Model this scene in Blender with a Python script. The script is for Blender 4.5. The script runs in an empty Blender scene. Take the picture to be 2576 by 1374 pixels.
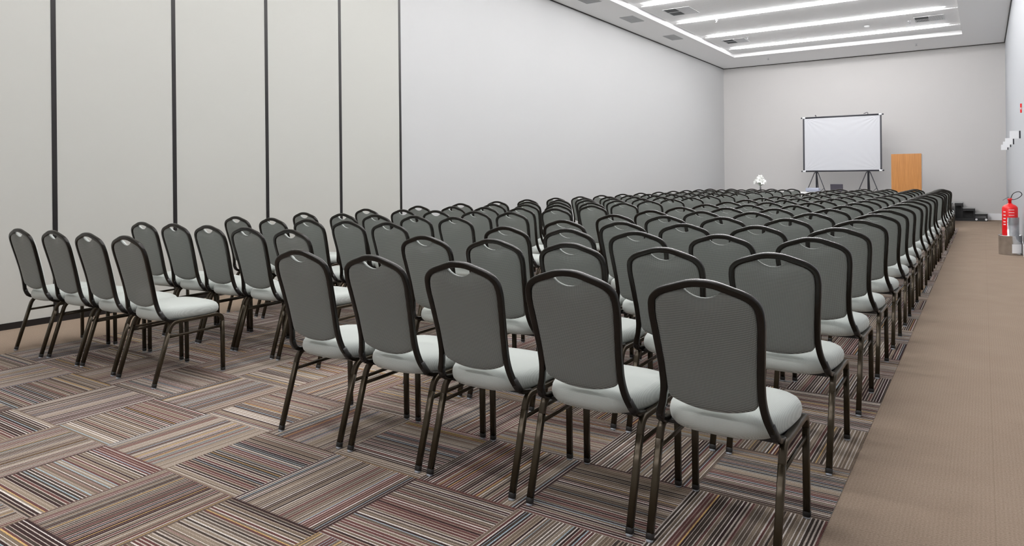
import bpy, bmesh, math, random
from mathutils import Vector, Matrix
random.seed(7)
SC = bpy.context.scene
COL = SC.collection
PI = math.pi

# ------------------------------------------------------------------ measured place (metres)
CAM_H = 1.2398
XL, XR = -6.944, 0.502          # left wall, right wall
YF, YB = 21.50, -3.5            # far wall, wall behind the viewer
ZC = 4.633                      # ceiling
ZT = 4.725                      # raised tray
TX0, TX1, TY0, TY1 = -6.02, -0.405, -2.6, 19.62
GX, GY = -4.476, 1.597          # carpet tile grid origin, half metre tiles
CZ = 0.003                      # carpet thickness

# ------------------------------------------------------------------ materials
MATS = {}
def new_mat(name):
    m = bpy.data.materials.new(name); m.use_nodes = True
    MATS[name] = m
    nt = m.node_tree
    return m, nt, nt.nodes['Principled BSDF']
def N(nt, typ, **kw):
    n = nt.nodes.new(typ)
    for k, v in kw.items(): setattr(n, k, v)
    return n
def L(nt, a, b): nt.links.new(a, b)
def math_node(nt, op, a, b=None, c=None):
    n = N(nt, 'ShaderNodeMath', operation=op)
    for i, v in enumerate((a, b, c)):
        if v is None: continue
        if isinstance(v, (int, float)): n.inputs[i].default_value = v
        else: L(nt, v, n.inputs[i])
    return n.outputs[0]
def ramp(nt, fac, stops, interp='LINEAR'):
    r = N(nt, 'ShaderNodeValToRGB'); r.color_ramp.interpolation = interp
    el = r.color_ramp.elements
    el[0].position, el[0].color = stops[0][0], (*stops[0][1], 1)
    el[1].position, el[1].color = stops[1][0], (*stops[1][1], 1)
    for p, c in stops[2:]:
        e = el.new(p); e.color = (*c, 1)
    L(nt, fac, r.inputs[0]); return r.outputs[0]
def simple(name, col, rough=.6, metal=0., noise=0., nscale=20., bump=0., emit=None, es=0., spec=.5):
    m, nt, b = new_mat(name)
    b.inputs['Roughness'].default_value = rough; b.inputs['Metallic'].default_value = metal
    b.inputs['Specular IOR Level'].default_value = spec
    b.inputs['Base Color'].default_value = (*col, 1)
    if noise or bump:
        tc = N(nt, 'ShaderNodeTexCoord'); nz = N(nt, 'ShaderNodeTexNoise')
        nz.inputs['Scale'].default_value = nscale; nz.inputs['Detail'].default_value = 3
        L(nt, tc.outputs['Object'], nz.inputs['Vector'])
        if noise:
            c = ramp(nt, nz.outputs[0], [(.3, tuple(x * (1 - noise) for x in col)), (.7, tuple(min(1, x * (1 + noise)) for x in col))])
            L(nt, c, b.inputs['Base Color'])
        if bump:
            bp = N(nt, 'ShaderNodeBump'); bp.inputs['Strength'].default_value = bump; bp.inputs['Distance'].default_value = .002
            L(nt, nz.outputs[0], bp.inputs['Height']); L(nt, bp.outputs[0], b.inputs['Normal'])
    if emit:
        b.inputs['Emission Color'].default_value = (*emit, 1); b.inputs['Emission Strength'].default_value = es
    return m

def weave(name, lo, hi):
    m, nt, b = new_mat(name)
    tc = N(nt, 'ShaderNodeTexCoord'); sp = N(nt, 'ShaderNodeSeparateXYZ'); L(nt, tc.outputs['Object'], sp.inputs[0])
    v = math_node(nt, 'ADD', sp.outputs['Y'], sp.outputs['Z'])
    k = 2 * PI / .0045
    a = math_node(nt, 'SINE', math_node(nt, 'MULTIPLY', math_node(nt, 'ADD', sp.outputs['X'], v), k * .5))
    c = math_node(nt, 'SINE', math_node(nt, 'MULTIPLY', math_node(nt, 'SUBTRACT', sp.outputs['X'], v), k * .5))
    p = math_node(nt, 'MULTIPLY', a, c)
    f = math_node(nt, 'MULTIPLY_ADD', p, .5, .5)
    col = ramp(nt, f, [(.45, lo), (.95, hi)])
    L(nt, col, b.inputs['Base Color'])
    bp = N(nt, 'ShaderNodeBump'); bp.inputs['Strength'].default_value = .35; bp.inputs['Distance'].default_value = .001
    L(nt, f, bp.inputs['Height']); L(nt, bp.outputs[0], b.inputs['Normal'])
    b.inputs['Roughness'].default_value = .85
    b.inputs['Specular IOR Level'].default_value = .25
    b.inputs['Sheen Weight'].default_value = .25; b.inputs['Sheen Roughness'].default_value = .5
    return m
FAB = weave('seat_fabric', (.46, .49, .465), (.60, .63, .60))
FABD = weave('back_fabric', (.120, .129, .121), (.37, .39, .365))
TUBE = simple('dark_bronze_tube', (.045, .034, .021), .28, .5, spec=.4)
TUBED = simple('black_brown_tube', (.008, .006, .004), .20, .0, spec=.3)
STEELB = simple('bronze_leg_tube', (.045, .034, .020), .27, .5, spec=.35)
GLIDE = simple('clear_plastic_glide', (.42, .45, .50), .25)
BLACKP = simple('black_plastic', (.012, .011, .011), .45)
WALLP = simple('painted_wall', (.535, .538, .54), .7)
WALLF = simple('painted_far_wall', (.56, .547, .538), .7)
WALLR = simple('painted_right_wall', (.51, .53, .56), .6)
PANEL = simple('partition_panel_fabric', (.515, .515, .482), .75)
CEIL = simple('ceiling_paint', (.88, .88, .885), .8)
GAPSHADE = simple('painted_gap_shade', (.03, .026, .022), .6)
BLACKTRIM = simple('black_aluminium', (.012, .010, .010), .4, .2)
WHITE = simple('white_enamel', (.82, .83, .85), .4)
LIGHT = simple('light_diffuser', (1, 1, 1), .5, emit=(.995, .985, .985), es=57.)
GRILLE = simple('vent_grey', (.42, .43, .44), .5)
GRILLEL = simple('vent_pale', (.66, .67, .69), .5)
VDARK = simple('vent_dark', (.05, .055, .06), .6)
SCRF = simple('screen_fabric', (.53, .54, .57), .8)
SCRB = simple('screen_black', (.02, .02, .028), .45)
STEPB = simple('stage_black', (.010, .010, .011), .5)
STEPT = simple('stage_tread_grey', (.38, .38, .38), .6)
CLOTH = simple('white_cloth', (.82, .82, .82), .8)
LAPT = simple('laptop_lid', (.05, .045, .06), .4)
PROJ = simple('projector_grey', (.33, .35, .43), .4)
RED = simple('extinguisher_red', (.80, .012, .015), .3)
GALV = simple('galvanised_steel', (.62, .63, .64), .22, 1., noise=.12, nscale=14)
PETAL = simple('white_petal', (.93, .94, .91), .6)
LEAF = simple('dark_green_leaf', (.06, .11, .05), .6)
STEM = simple('grey_stem', (.16, .16, .15), .6)
VASE = simple('dark_vase', (.10, .09, .10), .25)
HOSE = simple('black_hose', (.03, .03, .035), .4)
PAPER = simple('label_paper', (.85, .86, .88), .5)
BRASS = simple('brass', (.7, .45, .15), .3, 1.)

# wood
m, nt, b = new_mat('oak_veneer'); WOOD = m
tc = N(nt, 'ShaderNodeTexCoord'); mp = N(nt, 'ShaderNodeMapping'); mp.inputs['Scale'].default_value = (14, 14, .9)
L(nt, tc.outputs['Object'], mp.inputs[0])
nz = N(nt, 'ShaderNodeTexNoise'); nz.inputs['Scale'].default_value = 3.; nz.inputs['Detail'].default_value = 6
L(nt, mp.outputs[0], nz.inputs['Vector'])
L(nt, ramp(nt, nz.outputs[0], [(.3, (.38, .150, .030)), (.7, (.50, .215, .052))]), b.inputs['Base Color'])
b.inputs['Roughness'].default_value = .4

# perforated ceiling plates
m, nt, b = new_mat('perforated_plate'); PERF = m
tc = N(nt, 'ShaderNodeTexCoord'); sp = N(nt, 'ShaderNodeSeparateXYZ'); L(nt, tc.outputs['Object'], sp.inputs[0])
k = 2 * PI / .05
a = math_node(nt, 'SINE', math_node(nt, 'MULTIPLY', sp.outputs['X'], k)); c = math_node(nt, 'SINE', math_node(nt, 'MULTIPLY', sp.outputs['Y'], k))
f = math_node(nt, 'GREATER_THAN', math_node(nt, 'MULTIPLY', a, c), .45)
L(nt, ramp(nt, f, [(0., (.86, .86, .87)), (1., (.66, .66, .66))]), b.inputs['Base Color']); b.inputs['Roughness'].default_value = .7

# tan loop carpet with faint half metre tiles
m, nt, b = new_mat('tan_carpet'); TAN = m
tc = N(nt, 'ShaderNodeTexCoord'); sp = N(nt, 'ShaderNodeSeparateXYZ'); L(nt, tc.outputs['Object'], sp.inputs[0])
nz = N(nt, 'ShaderNodeTexNoise'); nz.inputs['Scale'].default_value = 160.; nz.inputs['Detail'].default_value = 2; L(nt, tc.outputs['Object'], nz.inputs['Vector'])
n2 = N(nt, 'ShaderNodeTexNoise'); n2.inputs['Scale'].default_value = 3.; L(nt, tc.outputs['Object'], n2.inputs['Vector'])
k = 2 * PI / .014
rib = math_node(nt, 'MULTIPLY', math_node(nt, 'SINE', math_node(nt, 'MULTIPLY', sp.outputs['X'], k)), .05)
rib2 = math_node(nt, 'MULTIPLY', math_node(nt, 'SINE', math_node(nt, 'MULTIPLY', sp.outputs['Y'], k)), .05)
s = math_node(nt, 'ADD', math_node(nt, 'ADD', nz.outputs[0], math_node(nt, 'ADD', rib, rib2)), math_node(nt, 'MULTIPLY_ADD', n2.outputs[0], .3, -.15))
def seam(sock, off):
    t = math_node(nt, 'FRACT', math_node(nt, 'DIVIDE', math_node(nt, 'SUBTRACT', sock, off), .5))
    return math_node(nt, 'LESS_THAN', t, .008)
sm = math_node(nt, 'MAXIMUM', seam(sp.outputs['X'], GX - 20), seam(sp.outputs['Y'], GY - 20))
s = math_node(nt, 'MULTIPLY_ADD', sm, -.12, s)
L(nt, ramp(nt, s, [(.15, (.205, .150, .110)), (.85, (.34, .265, .205))]), b.inputs['Base Color'])
b.inputs['Roughness'].default_value = .95; b.inputs['Specular IOR Level'].default_value = .1
bp = N(nt, 'ShaderNodeBump'); bp.inputs['Strength'].default_value = .4; bp.inputs['Distance'].default_value = .003
L(nt, s, bp.inputs['Height']); L(nt, bp.outputs[0], b.inputs['Normal'])

# striped carpet tiles, quarter-turned in a checker
m, nt, b = new_mat('striped_carpet_tiles'); STRIPE = m
tc = N(nt, 'ShaderNodeTexCoord'); sp = N(nt, 'ShaderNodeSeparateXYZ'); L(nt, tc.outputs['Object'], sp.inputs[0])
tx = math_node(nt, 'DIVIDE', math_node(nt, 'SUBTRACT', sp.outputs['X'], GX - 20), .5)
ty = math_node(nt, 'DIVIDE', math_node(nt, 'SUBTRACT', sp.outputs['Y'], GY - 20), .5)
ix, iy = math_node(nt, 'FLOOR', tx), math_node(nt, 'FLOOR', ty)
fx, fy = math_node(nt, 'FRACT', tx), math_node(nt, 'FRACT', ty)
par = math_node(nt, 'MODULO', math_node(nt, 'ADD', ix, iy), 2.)          # 1: lines run along X
def mixf(f, a, b_):                                                        # a when f=0
    return math_node(nt, 'ADD', math_node(nt, 'MULTIPLY', f, b_), math_node(nt, 'MULTIPLY', math_node(nt, 'SUBTRACT', 1., f), a))
u = mixf(par, fx, fy)
along = mixf(par, fy, fx)
def wn(x, y, z):
    cb = N(nt, 'ShaderNodeCombineXYZ')
    for i, v in enumerate((x, y, z)):
        if isinstance(v, (int, float)): cb.inputs[i].default_value = v
        else: L(nt, v, cb.inputs[i])
    w = N(nt, 'ShaderNodeTexWhiteNoise', noise_dimensions='3D'); L(nt, cb.outputs[0], w.inputs['Vector']); return w.outputs['Value']
jit = math_node(nt, 'MULTIPLY', wn(ix, iy, 3.3), 1.0)
# wobble so yarn rows are not ruler-straight
nzw = N(nt, 'ShaderNodeTexNoise'); nzw.inputs['Scale'].default_value = 60.; L(nt, tc.outputs['Object'], nzw.inputs['Vector'])
uw = math_node(nt, 'ADD', u, math_node(nt, 'MULTIPLY_ADD', nzw.outputs[0], .004, -.002))
su = math_node(nt, 'MULTIPLY', uw, 35.)
sidx, sf = math_node(nt, 'FLOOR', su), math_node(nt, 'FRACT', su)
iy2 = math_node(nt, 'ADD', iy, 91.7)
duty = math_node(nt, 'MULTIPLY_ADD', wn(sidx, iy, ix), .30, .17)
isl = math_node(nt, 'LESS_THAN', sf, duty)
bidx = math_node(nt, 'FLOOR', math_node(nt, 'MULTIPLY_ADD', uw, 9., jit))
toned = math_node(nt, 'MULTIPLY_ADD', wn(bidx, ix, iy2), .5, math_node(nt, 'MULTIPLY', wn(sidx, ix, iy), .5))
dark = ramp(nt, toned, [(0., (.045, .026, .025)), (.28, (.125, .055, .05)), (.42, (.062, .046, .038)), (.52, (.18, .135, .10)), (.66, (.13, .10, .08)), (.76, (.27, .215, .165))], 'CONSTANT')
lite = ramp(nt, wn(sidx, ix, iy2), [(0., (.52, .45, .40)), (.28, (.72, .66, .62)), (.50, (.38, .31, .25)), (.70, (.50, .45, .40)), (.82, (.36, .44, .49)), (.90, (.30, .20, .18)), (.955, (.60, .40, .17))], 'CONSTANT')
mx = N(nt, 'ShaderNodeMix', data_type='RGBA'); L(nt, isl, mx.inputs[0]); L(nt, dark, mx.inputs[6]); L(nt, lite, mx.inputs[7])
# loop-pile speckle
spn = N(nt, 'ShaderNodeTexNoise'); spn.inputs['Scale'].default_value = 330.; spn.inputs['Detail'].default_value = 1.; L(nt, tc.outputs['Object'], spn.inputs['Vector'])
sv = math_node(nt, 'MULTIPLY_ADD', spn.outputs[0], 2.4, -.33)
cbn = N(nt, 'ShaderNodeCombineXYZ')
for i in range(3): L(nt, sv, cbn.inputs[i])
mu = N(nt, 'ShaderNodeMix', data_type='RGBA', blend_type='MULTIPLY'); mu.inputs[0].default_value = .8
L(nt, mx.outputs[2], mu.inputs[6]); L(nt, cbn.outputs[0], mu.inputs[7])
edge = math_node(nt, 'LESS_THAN', math_node(nt, 'MINIMUM', fx, fy), .012)
me = N(nt, 'ShaderNodeMix', data_type='RGBA'); L(nt, math_node(nt, 'MULTIPLY', edge, .45), me.inputs[0]); L(nt, mu.outputs[2], me.inputs[6]); me.inputs[7].default_value = (.10, .06, .05, 1)
L(nt, me.outputs[2], b.inputs['Base Color'])
b.inputs['Roughness'].default_value = .95; b.inputs['Specular IOR Level'].default_value = .1
bp = N(nt, 'ShaderNodeBump'); bp.inputs['Strength'].default_value = .5; bp.inputs['Distance'].default_value = .003
L(nt, spn.outputs[0], bp.inputs['Height']); L(nt, bp.outputs[0], b.inputs['Normal'])

# ------------------------------------------------------------------ mesh helpers
def obj(name, bm, mats, parent=None, smooth=False, loc=(0, 0, 0)):
    me = bpy.data.meshes.new(name)
    bm.normal_update(); bm.to_mesh(me); bm.free()
    for m_ in (mats if isinstance(mats, (list, tuple)) else [mats]): me.materials.append(m_)
    if smooth:
        for p in me.polygons: p.use_smooth = True
    o = bpy.data.objects.new(name, me); COL.objects.link(o)
    o.location = loc
    if parent is not None: o.parent = parent
    return o
def thing(name, label, cat, loc=(0, 0, 0), rz=0., group=None):
    o = bpy.data.objects.new(name, None); COL.objects.link(o)
    o.empty_display_size = .1
    o.location = loc; o.rotation_euler = (0, 0, rz); o['label'] = label; o['category'] = cat
    if group: o['group'] = group
    return o
def tag(o, label, cat, group=None):
    o['label'] = label; o['category'] = cat
    if group: o['group'] = group
    return o
def struct(name, bm, m_, label=None, parent=None):
    o = obj(name, bm, m_, parent)
    if parent is None:
        o['kind'] = 'structure'
        if label: o['label'] = label
    return o
def box(bm, x0, x1, y0, y1, z0, z1, mi=0, bevel=0.):
    vs = [bm.verts.new((x, y, z)) for x in (x0, x1) for y in (y0, y1) for z in (z0, z1)]
    fs = []
    for f in ((0, 1, 3, 2), (4, 6, 7, 5), (0, 4, 5, 1), (2, 3, 7, 6), (0, 2, 6, 4), (1, 5, 7, 3)):
        fc = bm.faces.new([vs[i] for i in f]); fc.material_index = mi; fs.append(fc)
    if bevel:
        es = list({e for f in fs for e in f.edges})
        bmesh.ops.bevel(bm, geom=es, offset=bevel, segments=2, affect='EDGES', profile=.5)
    return vs
def B(*a, **k):
    bm = bmesh.new(); box(bm, *a, **k); return bm
def sweep(bm, pts, w, d, ref=Vector((1, 0, 0)), n=12, expo=2.6, cap=True, scale=None):
    """tube of superellipse section along pts; w is the size along 'side', d the size across; ref fixes the roll"""
    pts = [Vector(p) for p in pts]; rings = []
    for i, p in enumerate(pts):
        t = (pts[min(i + 1, len(pts) - 1)] - pts[max(i - 1, 0)]).normalized()
        side = ref - t * ref.dot(t)
        if side.length < 1e-4: side = Vector((0, 0, 1)) - t * t.z
        side.normalize(); up = t.cross(side)
        s = scale[i] if scale else 1.
        ring = []
        for k_ in range(n):
            a_ = 2 * PI * (k_ + .5) / n; ca, sa = math.cos(a_), math.sin(a_)
            x = math.copysign(abs(ca) ** (2 / expo), ca) * w / 2 * s; y = math.copysign(abs(sa) ** (2 / expo), sa) * d / 2 * s
            ring.append(bm.verts.new(p + side * x + up * y))
        rings.append(ring)
    for a_, b_ in zip(rings, rings[1:]):
        for k_ in range(n):
            bm.faces.new((a_[k_], a_[(k_ + 1) % n], b_[(k_ + 1) % n], b_[k_]))
    if cap:
        bm.faces.new(rings[0][::-1]); bm.faces.new(rings[-1])
    return rings
def catmull(P, sub=6):
    P = [Vector(p) for p in P]; out = []
    Q = [P[0] * 2 - P[1]] + P + [P[-1] * 2 - P[-2]]
    for i in range(1, len(Q) - 2):
        a_, b_, c_, d_ = Q[i - 1], Q[i], Q[i + 1], Q[i + 2]
        for k_ in range(sub):
            t = k_ / sub
            out.append(.5 * ((2 * b_) + (c_ - a_) * t + (2 * a_ - 5 * b_ + 4 * c_ - d_) * t * t + (3 * b_ - a_ - 3 * c_ + d_) * t ** 3))
    out.append(P[-1]); return out
def lathe(bm, prof, n=32, cx=0., cy=0., a0=0., a1=2 * PI, mi=0):
    full = abs(a1 - a0 - 2 * PI) < 1e-6
    m_ = n if full else n + 1
    rings = [[bm.verts.new((cx + r * math.cos(a0 + (a1 - a0) * k_ / n), cy + r * math.sin(a0 + (a1 - a0) * k_ / n), z)) for k_ in range(m_)] for r, z in prof]
    for a_, b_ in zip(rings, rings[1:]):
        for k_ in range(n):
            j = (k_ + 1) % m_
            f = bm.faces.new((a_[k_], a_[j], b_[j], b_[k_])); f.material_index = mi
    if full:
        for r_, rev in ((rings[0], True), (rings[-1], False)):
            if (prof[0] if rev else prof[-1])[0] > 1e-5: bm.faces.new(r_[::-1] if rev else r_).material_index = mi
    return rings
def tube(p0, p1, r, n=10):
    bm = bmesh.new(); sweep(bm, [p0, p1], 2 * r, 2 * r, ref=Vector((1, .13, .07)), n=n, expo=2.); return bm

# ------------------------------------------------------------------ the room
struct('floor', B(XL - .1, XR + .1, YB - .1, YF + .1, -.10, 0), TAN, 'tan loop carpet floor with a side walkway')
cp = obj('striped_carpet', B(GX - 1.5, GX + 4.0, GY - 5.0, GY + 16.5, 0, CZ), STRIPE)
cp['kind'] = 'structure'; cp.name = 'floor_carpet'
cp['label'] = 'multicoloured striped carpet tiles laid quarter turned under the chairs'
PY, PW = 2.796, 1.0737
YP = PY + 4 * PW                                                 # end of the folding partition
struct('wall_left', B(XL - .12, XL, YP + .02, YF + .1, 0, ZC + .3), WALLP, 'plain off white side wall past the partition')
struct('wall_far', B(XL - .12, XR + .12, YF, YF + .12, 0, ZC + .3), WALLF, 'pale grey beige end wall behind the projection screen')
struct('wall_right', B(XR, XR + .12, YB, YF, 0, ZC + .3), WALLR, 'cool white side wall by the walkway')
struct('wall_back', B(XL - .12, XR + .12, YB - .12, YB, 0, ZC + .3), WALLP)
# folding partition: beige panels between black posts
pr = bpy.data.objects.new('wall_partition', None); COL.objects.link(pr); pr['kind'] = 'structure'
pr['label'] = 'folding partition of tall beige panels split by black posts'
k0 = -6
for k_ in range(k0, 4):
    ya = PY + k_ * PW + .02; yb = PY + (k_ + 1) * PW - .02
    obj('partition_panel', B(XL - .08, XL, ya, yb, .055, ZC), PANEL, pr)
for k_ in range(k0, 5):
    y = PY + k_ * PW
    obj('partition_post', B(XL - .08, XL + .004, y - .0195, y + .0195, 0, ZC), BLACKTRIM, pr)
obj('partition_sill', B(XL - .08, XL + .006, PY + k0 * PW, YP, 0, .055), BLACKTRIM, pr)
struct('baseboard_far', B(XL + .012, XR - .012, YF - .015, YF, 0, .17), WHITE)
struct('baseboard_left', B(XL, XL + .012, YP + .03, YF, 0, .17), WHITE)
struct('baseboard_right', B(XR - .012, XR, YB, YF, 0, .17), WHITE)
# dark strips painted as the shade in the gap between ceiling and wall
struct('gap_shade_strip_1', B(XL, XL + .02, YP + .02, YF, ZC - .016, ZC), GAPSHADE)
struct('gap_shade_strip_2', B(XL, XR, YF - .02, YF, ZC - .016, ZC), GAPSHADE)
struct('gap_shade_strip_3', B(XR - .02, XR, YB, YF, ZC - .016, ZC), GAPSHADE)
# ceiling: border at ZC around a raised tray
bm = bmesh.new()
box(bm, XL - .12, TX0, YB - .12, YF + .12, ZC, ZC + .2); box(bm, TX1, XR + .12, YB - .12, YF + .12, ZC, ZC + .2)
box(bm, TX0, TX1, YB - .12, TY0, ZC, ZC + .2); box(bm, TX0, TX1, TY1, YF + .12, ZC, ZC + .2)
box(bm, TX0, TX1, TY0, TY1, ZT + .02, ZC + .2)
struct('ceiling', bm, CEIL, 'white ceiling with a recessed tray')
LY = [18.66 - 1.935 * i for i in range(11)]
GAP = .17                                                         # half width of the smooth band that carries each lamp
edges = [TY1] + [y for c in LY for y in (c + GAP, c - GAP)] + [TY0]
bm = bmesh.new()
for a_, b_ in zip(edges[0::2], edges[1::2]):
    if a_ - b_ > .1: box(bm, TX0 + .10, TX1 - .02, b_, a_ - (.05 if a_ == TY1 else 0), ZT, ZT + .02)
struct('ceiling_plates', bm, PERF, 'perforated white plates in the ceiling tray')
NL = ['nearest the screen wall', 'second from the screen wall', 'third from the screen wall', 'fourth from the screen wall, cut by the picture top']
for i, y in enumerate(LY):
    n = i
    lab = 'long recessed white ceiling light strip, ' + (NL[n] if n < 4 else 'overhead strip %s further back above the rows' % ['', '', '', '', 'one', 'two', 'three', 'four', 'five', 'six', 'seven'][n])
    t = thing('ceiling_light', lab, 'ceiling light', (-3.2, y, ZT), 0, 'light strips in the ceiling tray')
    bm = bmesh.new()
    # rounded trough
    sweep(bm, [(-2.58, 0, -.003), (-2.46, 0, -.003), (2.38, 0, -.003), (2.50, 0, -.003)], .060, .070, ref=Vector((0, 0, 1)), n=16, expo=2., scale=[.2, 1, 1, .2])
    obj('diffuser', bm, LIGHT, t, smooth=False)
    bm = bmesh.new()
    box(bm, -2.60, 2.52, -.056, -.044, -.003, .0); box(bm, -2.60, 2.52, .044, .056, -.003, .0)
    obj('housing', bm, WHITE, t)

# vents
def vent(name, label, x0, x1, y0, y1, z, split, group):
    t = thing(name, label, 'air vent', ((x0 + x1) / 2, (y0 + y1) / 2, z), 0, group)
    w, h = (x1 - x0) / 2, (y1 - y0) / 2
    bm = bmesh.new(); f = .018
    box(bm, -w, w, -h, -h + f, -.008, .0); box(bm, -w, w, h - f, h, -.008, 0); box(bm, -w, -w + f, -h + f, h - f, -.008, 0); box(bm, w - f, w, -h + f, h - f, -.008, 0)
    box(bm, -.009, .009, -h + f, h - f, -.008, 0)
    obj('frame', bm, GRILLEL if split else GRILLE, t)
    obj('backing', B(-w + f, w - f, -h + f, h - f, -.0015, -.0005), VDARK, t)
    if split:
        bm = bmesh.new(); box(bm, -w + f, -.009, -.012, .012, -.006, -.0015); obj('middle_bar', bm, GRILLEL, t)
        bm = bmesh.new(); n_ = 13
        for k_ in range(n_):
            x = .012 + (w - f - .012) * (k_ + .5) / n_
            box(bm, x - .0075, x + .0075, -h + f, h - f, -.007, -.002)
        obj('slats', bm, GRILLEL, t)
        if split == 2:
            bm = bmesh.new()
            for k_ in range(9):
                x = -w + f + (w - f - .012) * (k_ + .5) / 9
                box(bm, x - .006, x + .006, -.012, h - f, -.007, -.002)
            obj('slats', bm, GRILLEL, t)
    else:
        bm = bmesh.new(); box(bm, -w + f, w - f, -.008, .008, -.008, -.0015); n_ = 12
        for k_ in range(n_):
            x = -w + f + 2 * (w - f) * (k_ + .5) / n_
            box(bm, x - .0085, x + .0085, -h + f, h - f, -.006, -.002)
        obj('slats', bm, GRILLE, t)
vent('ceiling_vent', 'small grey ceiling grille by the left wall, cut off by the picture top', -6.52, -6.19, 11.18, 11.80, ZC, 0, 'small grilles along the left ceiling border')
vent('ceiling_vent', 'small grey ceiling grille by the left wall, middle one of three', -6.52, -6.21, 13.23, 13.82, ZC, 0, 'small grilles along the left ceiling border')
vent('ceiling_vent', 'small grey ceiling grille by the left wall, closest to the screen wall', -6.52, -6.23, 15.57, 16.18, ZC, 0, 'small grilles along the left ceiling border')
vent('ceiling_vent', 'large half dark air vent in the tray, between the top two light strips', -5.66, -5.07, 13.49, 14.12, ZT, 1, 'square vents in the ceiling tray')
vent('ceiling_vent', 'large half dark air vent in the tray, left end between the far light strips', -5.67, -5.09, 17.38, 17.95, ZT, 1, 'square vents in the ceiling tray')
vent('ceiling_vent', 'wide slatted air vent in the tray, right end near the walkway wall', -1.29, -.70, 17.38, 17.98, ZT, 2, 'square vents in the ceiling tray')
def sprinkler(x, y, z, label):
    t = thing('ceiling_sprinkler', label, 'sprinkler', (x, y, z), 0, 'fire sprinklers in the ceiling')
    bm = bmesh.new(); lathe(bm, [(.032, 0), (.032, -.006), (.012, -.010)], 16); obj('rosette', bm, WHITE, t, True)
    bm = bmesh.new(); lathe(bm, [(.010, -.008), (.010, -.045), (.028, -.050), (.028, -.054)], 12); obj('spray_head', bm, GRILLE, t, True)
sprinkler(-5.23, 20.28, ZC, 'small sprinkler head in the ceiling border above the flowers')
sprinkler(-1.45, 20.36, ZC, 'small sprinkler head in the ceiling border above the wooden lectern')
sprinkler(-5.01, 15.06, ZT, 'small sprinkler head in the tray beside the third light strip')
sprinkler(-1.40, 17.70, ZT, 'small sprinkler head in the tray next to the wide slatted vent')
sprinkler(-4.98, 17.35, ZT, 'small sprinkler head in the tray beside the left half dark vent')
bm = bmesh.new(); lathe(bm, [(.055, 0), (.055, -.02), (.035, -.035), (.0, -.037)], 20)
tag(obj('smoke_detector', bm, WHITE, None, True, (-2.28, 17.7, ZT)), 'round white smoke detector between the two far light strips', 'smoke detector')

# ------------------------------------------------------------------ the banquet chair
def interp(x, tab):
    if x <= tab[0][0]: return tab[0][1]
    for (a_, va), (b_, vb) in zip(tab, tab[1:]):
        if x <= b_: return va + (vb - va) * (x - a_) / (b_ - a_)
    return tab[-1][1]
YPROF = [(.36, .118), (.372, .105), (.385, .082), (.42, .060), (.47, .046), (.55, .032), (.62, .018), (.70, -.001), (.78, -.021), (.87, -.045), (.91, -.056)]
LX = .2085
side_path = catmull([(0, 0, .0), (0, .045, .155), (0, .092, .315)], 3)
def seat_mesh():
    bm = bmesh.new(); n = 48
    a, b_, yc, ex = .212, .212, .262, 3.1
    prof = [(.84, .377), (.93, .381), (.985, .396), (1.0, .414), (.985, .432), (.945, .446), (.87, .456), (.74, .463), (.55, .4675), (.30, .470)]
    rings = []
    for s, z in prof:
        ring = []
        for k_ in range(n):
            t = 2 * PI * k_ / n; c, s_ = math.cos(t), math.sin(t)
            x = math.copysign(abs(c) ** (2 / ex), c) * a * s; y = math.copysign(abs(s_) ** (2 / ex), s_) * b_ * s
            x *= 1 + .10 * (y / b_) * .9
            zz = z - .010 * max(0, (y / b_)) ** 3 * (z - .37) / .1
            ring.append(bm.verts.new((x, yc + y, zz)))
        rings.append(ring)
    for A, C in zip(rings, rings[1:]):
        for k_ in range(n): bm.faces.new((A[k_], A[(k_ + 1) % n], C[(k_ + 1) % n], C[k_]))
    bm.faces.new(rings[0][::-1]); bm.faces.new(rings[-1])
    return bm
def back_top(x):
    x = abs(x)
    T = interp(x, [(0, .884), (.03, .8815), (.06, .877), (.10, .868), (.125, .860), (.142, .850), (.155, .836), (.163, .818), (.168, .79)])
    if x < .060: T -= .004 + .031 * max(0, 1 - (x / .0605) ** 2)
    return T
def back_bot(x):
    return .463 + .034 * (abs(x) / .152) ** 2.2 + (.018 * max(0, (abs(x) - .135) / .02) ** 2 if abs(x) > .135 else 0)
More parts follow.
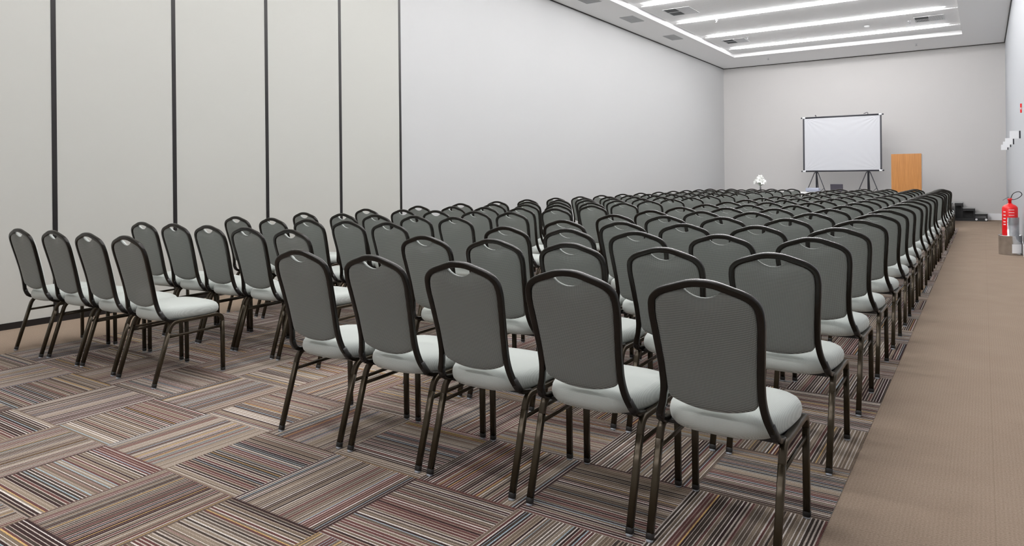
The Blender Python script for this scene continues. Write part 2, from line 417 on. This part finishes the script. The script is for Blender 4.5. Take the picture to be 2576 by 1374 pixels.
def backrest_mesh():
    bm = bmesh.new()
    us = sorted(set([round(s * v, 4) for s in (-1, 1) for v in (0, .05, .12, .19, .25, .30, .335, .355, .365, .40, .46, .55, .64, .73, .81, .87, .92, .96, .985, 1.)]))
    vs_ = [0, .012, .03, .06, .10, .16, .24, .34, .46, .58, .70, .79, .86, .91, .95, .975, .99, 1.]
    def pt(u, v, front):
        w = interp(v, [(0, .150), (.1, .153), (.35, .158), (.7, .165), (.85, .168), (1, .168)])
        x = u * w; zb, zt = back_bot(x), back_top(x); z = zb + (zt - zb) * v
        y = interp(z, YPROF)
        e = (1 - abs(u) ** 14) * (1 - abs(2 * v - 1) ** 22)
        soft = (1 - abs(u) ** 4) * (1 - abs(2 * v - 1) ** 8)
        g = min(1, max(0, (math.hypot(x / 1.3, z - .885) - .036) / .045)); g = g * g * (3 - 2 * g)
        off = (.010 + (.016 * e ** .6 + .012 * soft) * (.55 + .45 * g)) if front else -(.002 + (.007 * e ** .5 + .003 * soft) * (.15 + .85 * g))
        return (x, y + off, z)
    G = {}
    for fr in (0, 1):
        for i, u in enumerate(us):
            for j, v in enumerate(vs_): G[fr, i, j] = bm.verts.new(pt(u, v, fr))
    ni, nj = len(us), len(vs_)
    for i in range(ni - 1):
        for j in range(nj - 1):
            f = bm.faces.new((G[0, i, j], G[0, i + 1, j], G[0, i + 1, j + 1], G[0, i, j + 1])); f.material_index = 1
            f = bm.faces.new((G[1, i, j], G[1, i, j + 1], G[1, i + 1, j + 1], G[1, i + 1, j])); f.material_index = 0
    for i in range(ni - 1):
        bm.faces.new((G[0, i, 0], G[1, i, 0], G[1, i + 1, 0], G[0, i + 1, 0]))
        bm.faces.new((G[0, i, nj - 1], G[0, i + 1, nj - 1], G[1, i + 1, nj - 1], G[1, i, nj - 1]))
    for j in range(nj - 1):
        bm.faces.new((G[0, 0, j], G[0, 0, j + 1], G[1, 0, j + 1], G[1, 0, j]))
        bm.faces.new((G[0, ni - 1, j], G[1, ni - 1, j], G[1, ni - 1, j + 1], G[0, ni - 1, j + 1]))
    return bm
HOOP = [(.200, .360), (.198, .392), (.188, .430), (.173, .475), (.1645, .53), (.1655, .60), (.171, .67), (.177, .74), (.180, .79), (.1745, .830), (.155, .8535), (.128, .8675), (.09, .880), (.048, .8925), (.020, .8965), (0, .8970)]
def hoop_mesh():
    half = [(x, interp(z, YPROF), z) for x, z in HOOP]
    half[0] = (.1985, .150, .3785); half[1] = (.1975, .088, .392)
    pts = half + [(-x, y, z) for x, y, z in half[-2::-1]]
    P = catmull(pts, 5); bm = bmesh.new()
    sweep(bm, P, .0215, .0255, ref=Vector((0, 1, .2)), n=16, expo=4.)
    return bm
def sleeve_mesh(s):
    half = [(s * .1965, .077, .400), (s * .193, .066, .4165), (s * .188, .0585, .432), (s * .1835, .054, .446)]
    bm = bmesh.new(); sweep(bm, half, .0255, .0295, ref=Vector((0, 1, .2)), n=12, expo=3.2); return bm
def leg_mesh(s, front):
    bm = bmesh.new()
    P = [(s * LX, .443, .008), (s * LX, .4425, .18), (s * LX, .441, .335)] if front else [(s * LX, .002, .008), (s * LX, .047, .160), (s * LX, .094, .318)]
    sweep(bm, P, .0255, .0215, ref=Vector((1, 0, 0)), n=16, expo=4.5); return bm
def rail_mesh(s):
    P = catmull([(s * LX, .0925, .313), (s * LX, .104, .345), (s * LX, .124, .3675), (s * LX, .155, .3735), (s * LX, .27, .3745), (s * LX, .385, .3765), (s * LX, .419, .3705), (s * LX, .436, .355), (s * LX, .441, .330)], 4)
    bm = bmesh.new(); sweep(bm, P, .0255, .0215, ref=Vector((1, 0, 0)), n=16, expo=4.5); return bm
def stretcher_mesh(s):
    bm = bmesh.new(); sweep(bm, [(s * LX, .085, .288), (s * LX, .441, .296)], .012, .016, ref=Vector((1, 0, 0)), n=8, expo=2.4); return bm
def glide_mesh(s, front):
    y = .443 if front else .0
    k = 0 if front else .29
    bm = bmesh.new()
    sweep(bm, [(s * LX, y, 0), (s * LX, y, .003), (s * LX, y + .006 * k, .008)], .024, .021, ref=Vector((1, 0, 0)), n=12, expo=2.4, scale=[1., 1.08, 1.])
    n0 = len(bm.faces)
    sweep(bm, [(s * LX, y + .006 * k, .006), (s * LX, y + .008 * k, .008), (s * LX, y + .024 * k, .024), (s * LX, y + .026 * k, .026)], .029, .025, ref=Vector((1, 0, 0)), n=12, expo=3., scale=[.9, 1., 1., .9])
    bm.faces.ensure_lookup_table()
    for f in bm.faces[n0:]: f.material_index = 1
    return bm
def make_chair():
    t = thing('banquet_chair', '', 'chair')
    obj('seat', seat_mesh(), FAB, t, True)
    bo = obj('backrest', backrest_mesh(), [FAB, FABD], t, True)
    bo['label'] = 'dark grey woven rear side with pale rim'
    h = obj('back_frame', hoop_mesh(), TUBED, t, True)
    for s in (-1, 1):
        obj('frame_sleeve', sleeve_mesh(s), BLACKP, h, True)
    for s in (-1, 1):
        for fr in (0, 1):
            l_ = obj('leg', leg_mesh(s, fr), STEELB, t, True)
            obj('foot_glide', glide_mesh(s, fr), [GLIDE, BLACKP], l_, True)
        obj('seat_rail', rail_mesh(s), TUBE, t, True)
        obj('stretcher', stretcher_mesh(s), TUBE, t, True)
    # under-seat plate joins the two side rails
    obj('seat_pan', B(-LX + .008, LX - .008, .13, .40, .366, .378), BLACKP, t)
    return t
proto = make_chair()
def dup(root, loc, rz, detail):
    r = root.copy(); COL.objects.link(r); r.location = loc; r.rotation_euler = (0, 0, rz)
    for ch in list(root.children):
        if not detail and ch.name.startswith(('seat_pan',)): continue
        c = ch.copy(); COL.objects.link(c); c.parent = r
        if detail:
            for g in ch.children:
                d = g.copy(); COL.objects.link(d); d.parent = c
    return r
ROWY = [2.145, 3.005, 3.805, 4.56, 5.40, 6.23, 7.01, 7.80, 8.60, 9.40, 10.17, 10.97, 11.80, 12.65, 13.50, 14.32, 15.15, 15.95, 16.75]
COLX = [-.755, -1.247, -1.745, -2.228, -2.718, -3.80, -4.265, -4.74, -5.22, -5.76]
ROW1L = [-4.385, -4.885, -5.355, -5.815]
ROW2L = [-3.88, -4.36, -4.82, -5.275, -5.735]
ROW1LY = [2.187, 2.197, 2.190, 2.160]
ORD = ['rearmost', 'second', 'third', 'fourth', 'fifth', 'sixth', 'seventh', 'eighth', 'ninth', 'tenth', 'eleventh', 'twelfth', 'thirteenth', 'fourteenth', 'fifteenth', 'sixteenth', 'seventeenth', 'eighteenth', 'nineteenth']
first = True
for r, y in enumerate(ROWY):
    for c in range(10):
        left = c >= 5
        if left:
            k_ = c - 5
            if r == 0:
                if k_ > 3: continue
                x, yy = ROW1L[k_], ROW1LY[k_]
            elif r == 1: x, yy = ROW2L[k_], y - .03
            else: x, yy = COLX[c] + random.uniform(-.012, .012), y + random.uniform(-.015, .015)
            seat_no = (4 - k_) if r else (3 - k_)
            where = ['end seat beside the partition wall' if r < 8 else 'end seat beside the left wall', 'second seat in from the left wall', 'third seat in from the left wall', 'fourth seat in from the left wall', 'fifth seat in from the left wall'][seat_no]
            grp = 'chairs in the block along the left wall'
        else:
            x, yy = COLX[c] + (random.uniform(-.010, .010) if r > 1 else 0), y + (random.uniform(-.012, .012) if r > 1 else 0)
            if r > 12: x += .02
            if r >= 15: yy -= (r - 14) * .06
            where = ['end seat beside the tan walkway', 'second seat in from the walkway', 'third seat in from the walkway', 'fourth seat in from the walkway', 'fifth seat in from the walkway'][c]
            grp = 'chairs in the block beside the tan walkway'
        row = 'rearmost row' if r == 0 else ('frontmost row' if r == 18 else '%s row from the rear' % ORD[r])
        rz = random.uniform(-.012, .012)
        if first: o = proto; first = False; o.location = (x, yy, CZ); o.rotation_euler = (0, 0, 0)
        else: o = dup(proto, (x, yy, CZ), rz, r < 7)
        o['label'] = 'grey padded chair, %s, %s' % (row, where); o['group'] = grp

# ------------------------------------------------------------------ stage with steps
SZ = .46
st = thing('stage_platform', 'low black stage platform at the end wall under the screen', 'stage', (-3.8, 19.75, 0))
obj('deck', B(-2.9, 3.1, -1.45, 1.65, SZ - .04, SZ), STEPT, st)
bm = bmesh.new(); box(bm, -2.88, 3.08, -1.43, -1.41, 0, SZ - .04); box(bm, 3.06, 3.08, -1.41, 1.63, 0, SZ - .04); obj('skirt', bm, STEPB, st)
t = thing('stage_steps', 'black three tread portable steps by the end wall past the chairs', 'steps', (-.66, 20.86, 0))
for i, (x0, x1, z) in enumerate([(0.02, .20, .47), (.19, .47, .335), (.46, .745, .20)]):
    obj('tread', B(x0 - (.01 if i else 0), x1, 0, .55, z - .012, z), STEPT, t)
    for y_ in (0, .50): obj('tread_rail', B(x0, x1, y_, y_ + .03, z - .075, z - .012), STEPB, t)
    obj('bottom_rail', B(x0, x1, 0, .03, .02, .075), STEPB, t)
    obj('post', B(x1 - .03, x1, 0, .03, .075, z - .075), STEPB, t); obj('post', B(x1 - .03, x1, .50, .53, .02, z - .075), STEPB, t)
    if z > .3: obj('cross_panel', B(x0, x1 - .03, .25, .27, .02, z - .012), STEPB, t)
for x in (.50, .71):
    bm = bmesh.new(); lathe(bm, [(.0, -.012), (.026, -.012), (.026, .012), (.0, .012)], 16)
    bmesh.ops.rotate(bm, verts=bm.verts, matrix=Matrix.Rotation(PI / 2, 3, 'X'))
    obj('wheel', bm, WHITE, t, False, (x, -.013, .045))
obj('base_rail', B(.02, .745, -.02, .0, 0, .02), STEPB, t)
obj('base_rail', B(.02, .745, .53, .55, 0, .02), STEPB, t)

# low table on the stage with flowers, projector and laptop
ct = thing('low_table', 'low white topped table on the stage in front of the screen', 'table', (-4.25, 19.5, SZ))
obj('table_top', B(-1.35, 1.35, -.32, .32, .28, .31, bevel=.004), CLOTH, ct)
for sx in (-1, 1):
    for sy in (-1, 1): obj('leg', B(sx * 1.25 - .025, sx * 1.25 + .025, sy * .24 - .025, sy * .24 + .025, 0, .28), CLOTH, ct)
TT = SZ + .31
lp = thing('laptop', 'open laptop with dark lid turned to the audience', 'laptop', (-3.262, 19.42, TT))
obj('keyboard_base', B(-.155, .155, .0, .22, 0, .018, bevel=.004), LAPT, lp)
bm = bmesh.new(); box(bm, -.155, .155, -.006, .006, 0, .205, bevel=.003); bmesh.ops.rotate(bm, verts=bm.verts, matrix=Matrix.Rotation(math.radians(10), 3, 'X'))
obj('lid', bm, LAPT, lp, False, (0, -.008, .010))
pj = thing('projector', 'small grey data projector on the low table, left of the laptop', 'projector', (-3.86, 19.42, TT))
bm = bmesh.new(); box(bm, -.17, .17, -.12, .12, .012, .115, bevel=.025); obj('casing', bm, PROJ, pj, True)
bm = bmesh.new(); lathe(bm, [(.0, 0), (.034, 0), (.036, .02), (.028, .022), (.0, .018)], 20); bmesh.ops.rotate(bm, verts=bm.verts, matrix=Matrix.Rotation(-PI / 2, 3, 'X')); obj('lens', bm, BLACKP, pj, True, (.09, .118, .065))
for x in (-.13, .13):
    for y in (-.08, .08): obj('foot', tube((x, y, 0), (x, y, .02), .012), BLACKP, pj)
fl = thing('lily_bouquet', 'white lilies in a slim dark vase in front of the end wall', 'flowers', (-5.275, 19.5, TT))
bm = bmesh.new(); lathe(bm, [(.0, 0), (.040, 0), (.042, .01), (.022, .05), (.018, .09), (.026, .125), (.022, .125), (.012, .09)], 20); obj('vase', bm, VASE, fl, True)
heads = []
rnd = random.Random(3)
for k_ in range(9):
    a_ = 2 * PI * k_ / 9 + rnd.uniform(-.3, .3); rr = [.0, .075, .105][k_ % 3] + rnd.uniform(0, .02); z = [.385, .31, .25][k_ % 3] + rnd.uniform(-.02, .02)
    heads.append(Vector((rr * math.cos(a_), rr * math.sin(a_), z)))
for hd in heads:
    bm = bmesh.new(); sweep(bm, catmull([(0, 0, .05), (hd.x * .15, hd.y * .15, .16), (hd.x * .8, hd.y * .8, hd.z - .05), hd], 4), .007, .007, n=6, expo=2.)
    sm_ = obj('stem', bm, STEM, fl, True)
    bm = bmesh.new()
    out = Vector((hd.x, hd.y - .09, .06)).normalized(); q = out.to_track_quat('Z', 'Y')
    for p_ in range(6):
        an = PI / 3 * p_; prev = None
        for s_ in range(7):
            f = s_ / 6; r_ = .010 + .074 * f; zz = .045 * math.sin(f * 1.9) ; wd = .024 * math.sin(PI * min(.97, f * .9 + .1)) + .001
            c = Vector((math.cos(an) * r_, math.sin(an) * r_, zz)); tn = Vector((-math.sin(an), math.cos(an), 0))
            row_ = [bm.verts.new(hd + q @ (c + tn * e_ * wd + Vector((0, 0, -.004 * (1 - e_ * e_) )))) for e_ in (-1, 0, 1)]
            if prev:
                for e_ in (0, 1): bm.faces.new((prev[e_], prev[e_ + 1], row_[e_ + 1], row_[e_]))
            prev = row_
    bm.normal_update(); bmesh.ops.solidify(bm, geom=bm.faces[:], thickness=.0015)
    obj('blossom', bm, PETAL, fl, True)
for k_ in range(7):
    a_ = 2 * PI * k_ / 7 + .2; d = Vector((math.cos(a_), math.sin(a_), 0)); tn = Vector((-d.y, d.x, 0)); prev = None; bm = bmesh.new()
    for s_ in range(6):
        f = s_ / 5; c = Vector((0, 0, .17)) + d * (.015 + .13 * f) + Vector((0, 0, .09 * math.sin(f * 2.0))); wd = .011 * math.sin(PI * min(.98, f * .85 + .12))
        row_ = [bm.verts.new(c + tn * wd), bm.verts.new(c - tn * wd)]
        if prev: bm.faces.new((prev[0], prev[1], row_[1], row_[0]))
        prev = row_
    bm.normal_update(); bmesh.ops.solidify(bm, geom=bm.faces[:], thickness=.0015)
    obj('leaf', bm, LEAF, fl, True)

# ------------------------------------------------------------------ projection screen on two tripods
YS = 20.0
sc = thing('projection_screen', 'white projection screen in black frame on two tripod stands', 'projection screen', (-3.235, YS, SZ))
x0, x1, z0, z1 = -.955, .955, 1.345 - SZ, 2.80 - SZ
bm = bmesh.new(); nx, nz_ = 72, 54; V = {}
for i in range(nx + 1):
    for j in range(nz_ + 1):
        u, v = i / nx, j / nz_
        wob = 0
        for cx_, cz_ in ((0, 1), (1, 1), (0, 0), (1, 0)):
            dx, dz = abs(u - cx_), abs(v - cz_); rr = math.hypot(dx, dz); an = math.atan2(dz, dx)
            wob -= (.010 if cz_ else .005) * (.5 + .5 * math.sin(an * 22)) * math.exp(-rr * 4.) * min(1, rr * 8)
        V[i, j] = bm.verts.new((x0 + (x1 - x0) * u, wob, z0 + (z1 - z0) * v))
for i in range(nx):
    for j in range(nz_): bm.faces.new((V[i, j], V[i + 1, j], V[i + 1, j + 1], V[i, j + 1]))
bm.normal_update(); bmesh.ops.solidify(bm, geom=bm.faces[:], thickness=.004)
obj('screen_fabric', bm, SCRF, sc, False)
obj('top_bar', tube((x0 - .05, 0, z1 + .012), (x1 + .05, 0, z1 + .012), .021), SCRB, sc, True)
obj('bottom_bar', tube((x0 - .05, 0, z0 - .012), (x1 + .05, 0, z0 - .012), .021), SCRB, sc, True)
obj('side_bar', B(x0 - .036, x0 + .004, -.012, .012, z0 - .012, z1 + .012), SCRB, sc)
obj('side_bar', B(x1 - .004, x1 + .036, -.012, .012, z0 - .012, z1 + .012), SCRB, sc)
for x, s in ((x0, -1), (x1, 1)):
    for z in (z0 - .012, z1 + .012):
        obj('corner_clip', tube((x - s * .03, 0, z), (x + s * .045, 0, z), .026), WHITE, sc, True)
        obj('end_knob', tube((x + s * .05, 0, z), (x + s * .085, 0, z), .018), SCRB, sc, True)
for px in (-.655, .655):
    obj('pole', tube((px, .045, .10), (px, .045, z1 + .03), .022 if px < 0 else .028, 12), SCRB, sc, True)
    bm = bmesh.new(); sweep(bm, [(px, .045, z1 + .02), (px, .045, z1 + .075), (px - .015, .045, z1 + .085), (px - .10 if px > 0 else px - .02, .045, z1 + .055)], .016, .016, ref=Vector((0, 1, 0)), n=8, expo=3)
    obj('hook', bm, SCRB, sc)
    obj('collar', tube((px, .045, z0 - .07), (px, .045, z0 - .03), .034, 12), SCRB, sc, True)
    for a_ in (-PI / 2 - 1.25, -PI / 2 + 1.25, PI / 2):
        d = Vector((math.cos(a_), math.sin(a_), 0)); top = Vector((px, .045, z0 - .045)) + d * .045; ft = Vector((px, .045, .008)) + d * .38
        lg = obj('leg', tube(top, ft, .012, 8), SCRB, sc, True)
        md = top.lerp(ft, .52)
        obj('leg_brace', tube(md, Vector((px, .045, .22)), .007, 6), SCRB, lg, True)

# ------------------------------------------------------------------ wooden lectern
lt = thing('wooden_lectern', 'tall plain oak veneer lectern standing right of the projection screen', 'lectern', (-1.62, 19.5, SZ))
hz = 1.735 - SZ
obj('front_panel', B(-.335, .335, -.225, -.20, 0, hz, bevel=.002), WOOD, lt)
obj('side_panel', B(-.325, -.305, -.20, .22, 0, hz - .01), CLOTH, lt)
obj('side_panel', B(.305, .325, -.20, .22, 0, hz - .01), CLOTH, lt)
obj('top_shelf', B(-.305, .305, -.20, .22, hz - .12, hz - .10), WOOD, lt)
obj('lower_shelf', B(-.305, .305, -.20, .20, .10, .12), WOOD, lt)

# ------------------------------------------------------------------ fire extinguisher in a galvanised stand
ex, ey = .335, 12.58
stn = thing('extinguisher_stand', 'galvanised steel floor stand holding the red fire extinguisher', 'extinguisher stand', (ex, ey, 0))
bm = bmesh.new(); lathe(bm, [(.0, .0), (.148, .0), (.150, .01), (.150, .28), (.154, .285), (.154, .292), (.146, .292), (.144, .02), (.0, .018)], 40); obj('base_drum', bm, GALV, stn, True)
bm = bmesh.new(); lathe(bm, [(.112, .02), (.112, .560), (.116, .562), (.116, .02)], 32, a0=-1.9, a1=1.0); obj('upper_sleeve', bm, GALV, stn, True)
bm = bmesh.new(); lathe(bm, [(.1512, .03), (.1512, .165)], 16, a0=-1.45, a1=-.4); obj('paper_label', bm, PAPER, stn, True)
fe = thing('fire_extinguisher', 'red fire extinguisher with black hose against the right wall', 'fire extinguisher', (ex, ey, .019))
bm = bmesh.new(); lathe(bm, [(.0, .0), (.095, .0), (.102, .01), (.102, .68), (.094, .705), (.070, .728), (.038, .742), (.030, .755), (.0, .756)], 40); obj('cylinder', bm, RED, fe, True)
bm = bmesh.new(); lathe(bm, [(.022, .75), (.022, .80), (.030, .80), (.030, .83), (.0, .832)], 20); obj('valve', bm, RED, fe, True)
bm = bmesh.new(); sweep(bm, [(0, 0, .825), (-.02, 0, .85), (-.045, 0, .83), (-.09, 0, .80)], .022, .006, ref=Vector((0, 1, 0)), n=8, expo=3); obj('lever', bm, BLACKP, fe)
bm = bmesh.new(); sweep(bm, catmull([(.02, 0, .812), (.06, -.02, .815), (.115, -.03, .845), (.150, -.03, .89), (.125, -.03, .928), (.075, -.02, .925), (.035, -.01, .89), (.012, 0, .83)], 6), .013, .013, ref=Vector((0, 1, 0)), n=8, expo=2.); obj('hose', bm, HOSE, fe, True)
bm = bmesh.new()
for z in (.655, .615, .575):
    lathe(bm, [(.1026, z), (.1026, z + .007)], 10, a0=-1.75, a1=-1.05)
for z in (.62, .57, .52, .47, .43):
    lathe(bm, [(.1026, z), (.1026, z + .014)], 8, a0=-2.55, a1=-2.15)
obj('printed_label', bm, PAPER, fe)

# signs that stick out of the right wall
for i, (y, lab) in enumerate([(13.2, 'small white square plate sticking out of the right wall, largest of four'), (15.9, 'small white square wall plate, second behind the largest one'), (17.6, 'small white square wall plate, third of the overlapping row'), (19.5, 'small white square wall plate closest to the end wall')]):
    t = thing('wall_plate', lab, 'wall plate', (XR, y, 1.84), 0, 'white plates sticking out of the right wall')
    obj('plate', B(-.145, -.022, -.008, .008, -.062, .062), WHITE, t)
    obj('painted_shade_side', B(-.022, 0, -.010, .010, -.060, .060), SCRB, t)  # black strip painted as the shaded side of the plate
t = thing('fire_sign', 'red and white fire equipment sign high on the right wall', 'sign', (XR, 12.72, 2.22))
bm = bmesh.new(); box(bm, -.022, 0, -.004, .004, -.07, .07); obj('board', bm, RED, t)
bm = bmesh.new(); box(bm, -.018, -.006, -.0055, -.004, -.02, .01); obj('pictogram', bm, PAPER, t)

# ------------------------------------------------------------------ world, camera, colour
w = bpy.data.worlds.new('World'); SC.world = w; w.use_nodes = True
w.node_tree.nodes['Background'].inputs[0].default_value = (.9, .95, 1, 1); w.node_tree.nodes['Background'].inputs[1].default_value = .0
f_px, yaw, roll, cx, cy = 1727.87, .5680, -.0100, 1371.16, 446.09
cam = bpy.data.cameras.new('camera'); co = bpy.data.objects.new('camera', cam); COL.objects.link(co)
cam.sensor_fit = 'HORIZONTAL'; cam.sensor_width = 36.; cam.lens = 36. * f_px / 2576
cam.shift_x = (1288 - cx) / 2576; cam.shift_y = (cy - 687) / 2576
c, s = math.cos(yaw), math.sin(yaw)
fwd = Vector((-s, c, 0)); right = Vector((c, s, 0)); up = Vector((0, 0, 1))
cr, sr = math.cos(roll), math.sin(roll)
r3 = right * cr + up * sr; u3 = up * cr - right * sr
co.matrix_world = Matrix(((r3.x, u3.x, -fwd.x, 0), (r3.y, u3.y, -fwd.y, 0), (r3.z, u3.z, -fwd.z, CAM_H), (0, 0, 0, 1)))
cam.clip_start = .05; cam.clip_end = 100
SC.camera = co
SC.view_settings.view_transform = 'Standard'; SC.view_settings.look = 'None'; SC.view_settings.gamma = 1.0
SC.view_settings.use_curve_mapping = False
SC.view_settings.exposure = 0.0
SC.cycles.use_denoising = True
SC.cycles.max_bounces = 10; SC.cycles.diffuse_bounces = 6
SC.cycles.sample_clamp_indirect = 6.
